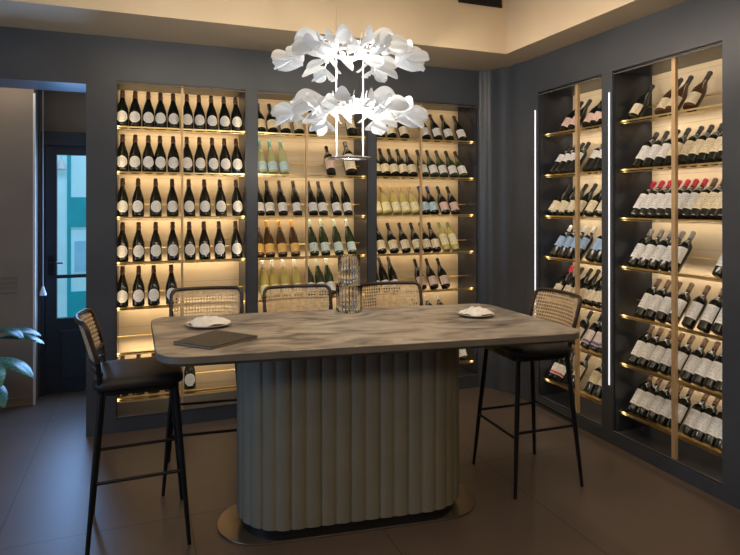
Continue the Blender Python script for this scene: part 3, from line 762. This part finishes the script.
# glass jar: two stacked ribbed cylinders
t = thing('glass_jar', 'tall clear ribbed glass jar standing on the table near the centre', 'jar', (1.15, 3.345, TZ))
def ribbed(bm, r, z0, z1, ribs=24, amp=0.0009, wall=0.004, floor_t=0.012):
    n = ribs*6
    def ring(rr, z, am): return [bm.verts.new(((rr+am*math.cos(ribs*2*PI*k/n))*math.cos(2*PI*k/n), (rr+am*math.cos(ribs*2*PI*k/n))*math.sin(2*PI*k/n), z)) for k in range(n)]
    rs = [ring(r*0.93, z0, 0), ring(r, z0+0.008, amp), ring(r, z1-0.004, amp), ring(r-wall/2, z1, 0), ring(r-wall, z1-0.004, 0), ring(r-wall, z0+floor_t, 0)]
    for a, b in zip(rs, rs[1:]):
        for k in range(n): bm.faces.new((a[k], a[(k+1) % n], b[(k+1) % n], b[k]))
    bm.faces.new(rs[0][::-1]); bm.faces.new(rs[-1])
bm = bmesh.new(); ribbed(bm, 0.078, 0.001, 0.161); obj('lower_cylinder', bm, M['clear'], t, 40)
bm = bmesh.new(); ribbed(bm, 0.066, 0.162, 0.338); obj('upper_cylinder', bm, M['clear'], t, 40)

# ------------------------------------------------------------------ chandelier
CX, CY = 1.035, 3.00
t = thing('chandelier', 'white two-tier chandelier of glowing petals hanging over the table', 'chandelier', (CX, CY, 0))
bm = bmesh.new(); lathe(bm, [(0.11, CEIL+0.432), (0.115, CEIL+0.436), (0.115, CEIL+0.46)], 32); obj('ceiling_canopy', bm, M['chrome'], t, 40)
ux, uy = R.x, R.y
ux, uy = math.cos(math.radians(-17)), math.sin(math.radians(-17))
for s in (-1, 1):
    bm = bmesh.new(); tube(bm, [(s*0.073*ux, s*0.073*uy, 1.90), (s*0.073*ux, s*0.073*uy, 2.14), (s*0.073*ux, s*0.073*uy, 2.5)], 0.0042, 8)
    obj('suspension_rod', bm, M['stem'], t, 50)
bm = bmesh.new(); tube(bm, [(-0.073*ux, -0.073*uy, 2.45), (-0.073*ux, -0.073*uy, CEIL+0.434)], 0.0018, 6); obj('suspension_wire', bm, M['chrome'], t, 50)
bm = bmesh.new(); lathe(bm, [(0.090, 1.884), (0.118, 1.884), (0.121, 1.889), (0.118, 1.894), (0.090, 1.894), (0.088, 1.889), (0.090, 1.884)], 36, cap=False)
tube(bm, [(-0.09*ux, -0.09*uy, 1.892), (0.09*ux, 0.09*uy, 1.892)], 0.005, 8)
obj('lower_ring', bm, M['chrome'], t, 50)

def petal_mesh(L_, W_, cup, bend, seed):
    rnd = random.Random(seed); bm = bmesh.new(); nu, nv = 14, 8; g = []
    for i in range(nu+1):
        s = i/nu; wv = W_*0.5*(0.10+0.90*math.sin(PI*min(1, (s**1.25)*0.80+0.02)) if s < 0.999 else 0.30)
        wv = W_*0.5*max(0.10*(1-s), (math.sin(PI*(s**1.5)*0.97))**0.65 if s > 0 else 0)+0.004
        if s == 1: wv = W_*0.12
        rw = []
        for j in range(nv+1):
            v = -1+2*j/nv
            x = L_*s+0.02*W_*(1-v*v)*(1 if s == 1 else 0)
            z = bend*L_*s*s + cup*W_*(v*v)*(wv/(W_*0.5)) + 0.006*math.sin(v*5+seed)*s
            rw.append(bm.verts.new((x, wv*v, z)))
        g.append(rw)
    for i in range(nu):
        for j in range(nv): bm.faces.new((g[i][j], g[i+1][j], g[i+1][j+1], g[i][j+1]))
    bmesh.ops.solidify(bm, geom=bm.faces[:], thickness=0.004)
    return mesh(bm, 'petal', M['petal'], 70)
PM = [petal_mesh(0.165, 0.118, 0.16, 0.06, 1), petal_mesh(0.150, 0.092, 0.18, -0.10, 2), petal_mesh(0.130, 0.076, 0.15, 0.12, 3)]
def frame_matrix(pos, d, up):
    d = d.normalized(); y = up.cross(d).normalized(); z = d.cross(y)
    m = Matrix((d, y, z)).transposed().to_4x4(); m.translation = pos; return m
rnd = random.Random(11)
def tier(zc, droop, seed, lean):
    rnd = random.Random(seed)
    bm = bmesh.new(); tube(bm, [(0.12*math.cos(2*PI*k/32), 0.12*math.sin(2*PI*k/32), zc) for k in range(32)], 0.008, 8, closed=True)
    obj('hub_ring', bm, M['stem'], t, 60)
    n = 6
    for b in range(n):
        a = 2*PI*b/n+math.radians(-19)
        rd = Vector((math.cos(a), math.sin(a), 0)); tn = Vector((-math.sin(a), math.cos(a), 0)); Z = Vector((0, 0, 1))
        path = [rd*r + Z*(zc+h) for r, h in ((0.12, 0), (0.175, 0.02), (0.25, 0.015), (0.29, -0.01+droop*0.4), (0.32, -0.03+droop))]
        bm = bmesh.new(); tube(bm, path, [0.006, 0.0055, 0.005, 0.004, 0.003], 6); obj('branch_arm', bm, M['stem'], t, 60)
        sg = 1 if b % 2 else -1
        spots = [(path[4]-rd*0.07, rd*1.0+Z*0.18+tn*0.10*sg, 0, Z*0.45-tn*0.75*sg-rd*0.2),
                 (path[3], rd*0.75+tn*0.65-Z*0.10, 1, Z*0.6-rd*0.3+tn*0.5), (path[3], rd*0.7-tn*0.65-Z*0.22, 1, Z*0.6-rd*0.4-tn*0.5),
                 (path[2], rd*0.5+tn*0.75-Z*0.35, 2, Z*0.6-rd*0.5+tn*0.6), (path[2], rd*0.5-tn*0.75-Z*0.10, 1, Z*0.5-rd*0.6-tn*0.5),
                 (path[1], rd*0.35+tn*0.9+Z*0.15, 1, Z*0.5-rd*0.8), (path[3], rd*0.65-Z*0.50, 2, Z*0.5+rd*0.7+tn*0.5*sg),
                 (path[0], rd*0.45-tn*0.8-Z*0.22, 2, Z*0.5-rd*0.8)]
        for q, (pos, d, mi, up) in enumerate(spots):
            d = d.normalized()+Vector([rnd.uniform(-.13, .13) for _ in range(3)])
            o = obj('petal', PM[mi], None, t); o.matrix_local = frame_matrix(pos, d, up) @ Matrix.Diagonal((1, rnd.uniform(.9, 1.15), 1, 1))
    # small stamen spikes and bulbs in the middle
    bm = bmesh.new()
    for k in range(14):
        a = 2*PI*k/14; r = 0.09
        p = Vector((r*math.cos(a), r*math.sin(a), zc)); e = p+Vector((0.25*r*math.cos(a)+rnd.uniform(-.02, .02), 0.25*r*math.sin(a), 0.07+rnd.uniform(0, .025)))
        tube(bm, [p, e], [0.0035, 0.0012], 5)
    tube(bm, [(0.09*math.cos(2*PI*k/24), 0.09*math.sin(2*PI*k/24), zc) for k in range(24)], 0.005, 6, closed=True)
    obj('stamens', bm, M['stem'], t, 60)
    for k in range(6):
        a = 2*PI*(k+0.5)/6
        bm = bmesh.new(); bmesh.ops.create_uvsphere(bm, u_segments=12, v_segments=8, radius=0.014)
        bmesh.ops.translate(bm, verts=bm.verts, vec=(0.12*math.cos(a), 0.12*math.sin(a), zc+0.022)); obj('bulb', bm, M['bulb'], t, 80)
tier(2.455, -0.035, 5, 0); tier(2.155, -0.03, 8, 1)
def point(name, loc, e, col, r=0.05):
    l = bpy.data.lights.new(name, 'POINT'); l.energy = e; l.color = col; l.shadow_soft_size = r
    o = bpy.data.objects.new(name, l); C.objects.link(o); o.location = loc
COOL = (0.88, 0.94, 1.0)
for zc, e in ((2.53, 1.3), (2.23, 2.0)):
    for k in range(4):
        a = 2*PI*(k+0.3)/4; point('chandelier_lamp', (CX+0.09*math.cos(a), CY+0.09*math.sin(a), zc), e/4*1.0, COOL, 0.02)
point('chandelier_fill_below', (CX, CY, 2.04), 15, (1.0, 0.93, 0.82), 0.05)  # unseen fill added under the tiers to keep the room lit

point('petal_shadow_light', (CX, CY, 2.33), 6, (1.0, 0.93, 0.82), 0.015)  # unseen light added between tiers to throw petal shadows on the ceiling

# ------------------------------------------------------------------ plant
t = thing('potted_plant', 'broad-leaved green potted plant beside the taupe wall by the door', 'plant')
pb = on_z(-24, 425, 0.0)
t.location = (pb.x+0.01, pb.y-0.08, 0)
bm = bmesh.new(); lathe(bm, [(0.11, 0), (0.13, 0.01), (0.165, 0.30), (0.165, 0.32), (0.15, 0.32), (0.145, 0.28), (0.004, 0.28)], 28); obj('pot', bm, M['pot'], t, 40)
bm = bmesh.new(); lathe(bm, [(0.143, 0.281), (0.10, 0.29), (0.003, 0.295)], 20); obj('soil', bm, M['soil'], t, 40)
def leaf(Lf, Wf, az, el, droop, stem_h, off, m):
    bm = bmesh.new(); d = Vector((math.cos(az), math.sin(az), 0)); sd = Vector((-math.sin(az), math.cos(az), 0))
    base = Vector((off[0], off[1], 0.285)); tip0 = base+d*stem_h*0.35+Vector((0, 0, stem_h))
    tube(bm, [base, base.lerp(tip0, 0.5)+d*-0.01, tip0], [0.007, 0.006, 0.004], 6)
    nu, nv = 28, 8; g = []
    for i in range(nu+1):
        s = i/nu; ang = el-droop*s
        if i == 0: p = tip0.copy()
        else: p = p+(d*math.cos(ang)+Vector((0, 0, math.sin(ang))))*(Lf/nu)
        w = Wf*0.5*(math.sin(PI*min(1, s**0.8))**0.75)+0.002
        if s == 1: w = 0.001
        rib = 1-0.06*(i % 2)
        g.append([bm.verts.new(p+sd*(w*v*rib)+Vector((0, 0, -0.35*w*v*v+0.20*w*abs(v)+0.006*(i % 2)*abs(v)))) for v in [-1+2*j/nv for j in range(nv+1)]])
    for i in range(nu):
        for j in range(nv): bm.faces.new((g[i][j], g[i+1][j], g[i+1][j+1], g[i][j+1])).material_index = 1 if (i+abs(j-nv//2)) % 3 == 0 else 0
    obj('leaf', bm, [m, M['leaf2'] if m is M['leaf'] else m], t, 60)
A0 = math.atan2(R.y, R.x)
leaf(0.38, 0.19, A0-0.10, 0.15, 1.0, 0.22, (0.03, 0.02), M['leaf'])
leaf(0.34, 0.17, A0+0.15, 0.35, 1.0, 0.36, (0.02, 0.05), M['leaf'])
leaf(0.32, 0.17, A0+0.2, 0.5, 1.2, 0.40, (0.0, 0.04), M['leafd'])
leaf(0.38, 0.18, A0-0.7, 0.2, 1.1, 0.22, (0.03, -0.04), M['leaf'])
leaf(0.34, 0.16, A0-1.3, 0.6, 1.3, 0.36, (0.0, -0.05), M['leafd'])
leaf(0.30, 0.16, A0-2.3, 0.5, 1.1, 0.40, (-0.04, 0.03), M['leafd'])
leaf(0.30, 0.16, A0+3.7, 0.4, 1.1, 0.36, (-0.05, -0.02), M['leafd'])
leaf(0.26, 0.13, A0-0.5, -0.3, 0.8, 0.06, (0.08, 0.0), M['leaf'])
leaf(0.26, 0.15, A0-0.2, 0.4, 1.2, 0.44, (0.01, 0.0), M['leafd'])

# ------------------------------------------------------------------ room light
w = bpy.data.worlds.new('world'); sc.world = w; w.use_nodes = True
bg = w.node_tree.nodes['Background']; bg.inputs[0].default_value = (0.35, 0.6, 0.9, 1); bg.inputs[1].default_value = 0.5
light_area('side_window_daylight', (-3.15, 1.9, 1.5), (0, -PI/2, 0), 1.9, 2.4, 40, (0.40, 0.62, 1.0))
light_area('door_daylight', (-0.45, 5.70, 1.35), (-PI/2, 0, 0), 0.5, 1.4, 30, (0.26, 0.50, 1.0))
light_area('street_daylight', (-0.5, 6.6, 3.6), (0.9, 0, 0), 3, 1, 60, (0.55, 0.8, 1.0))
light_area('rear_fill_light', (0.6, -0.6, CEIL+0.40), (0, 0, 0), 2.6, 1.2, 44, (1.0, 0.84, 0.62))  # unseen fill added behind the viewer to lift the surfaces facing it
light_area('back_wall_fill', (1.0, 3.35, 2.80), (math.radians(42), 0, 0), 2.6, 0.12, 10, (1.0, 0.90, 0.76))  # added fill, no fitting, brightening bottle labels on the back wall
light_area('side_wall_fill', (1.95, 3.0, 2.80), (math.radians(42), 0, -PI/2), 1.6, 0.12, 11, (1.0, 0.86, 0.72))  # same kind of added fill for the side cabinets
light_area('lobby_fill', (-1.0, 5.2, 2.78), (0, 0, 0), 0.5, 0.3, 3, (1.0, 0.85, 0.65))  # added fill to lift the dark lobby walls
light_area('ceiling_fill', (0.6, 0.9, 2.25), (PI-0.45, 0, 0), 2.6, 1.2, 46, (1.0, 0.82, 0.58), math.radians(130))  # unseen upward fill added in mid-room to brighten ceiling and fascia

sc.view_settings.view_transform = 'Standard'
sc.view_settings.look = 'None'
sc.view_settings.exposure = 0.0
sc.cycles.use_denoising = True
sc.cycles.caustics_reflective = False; sc.cycles.caustics_refractive = False
sc.cycles.sample_clamp_indirect = 4.0
sc.cycles.max_bounces = 8
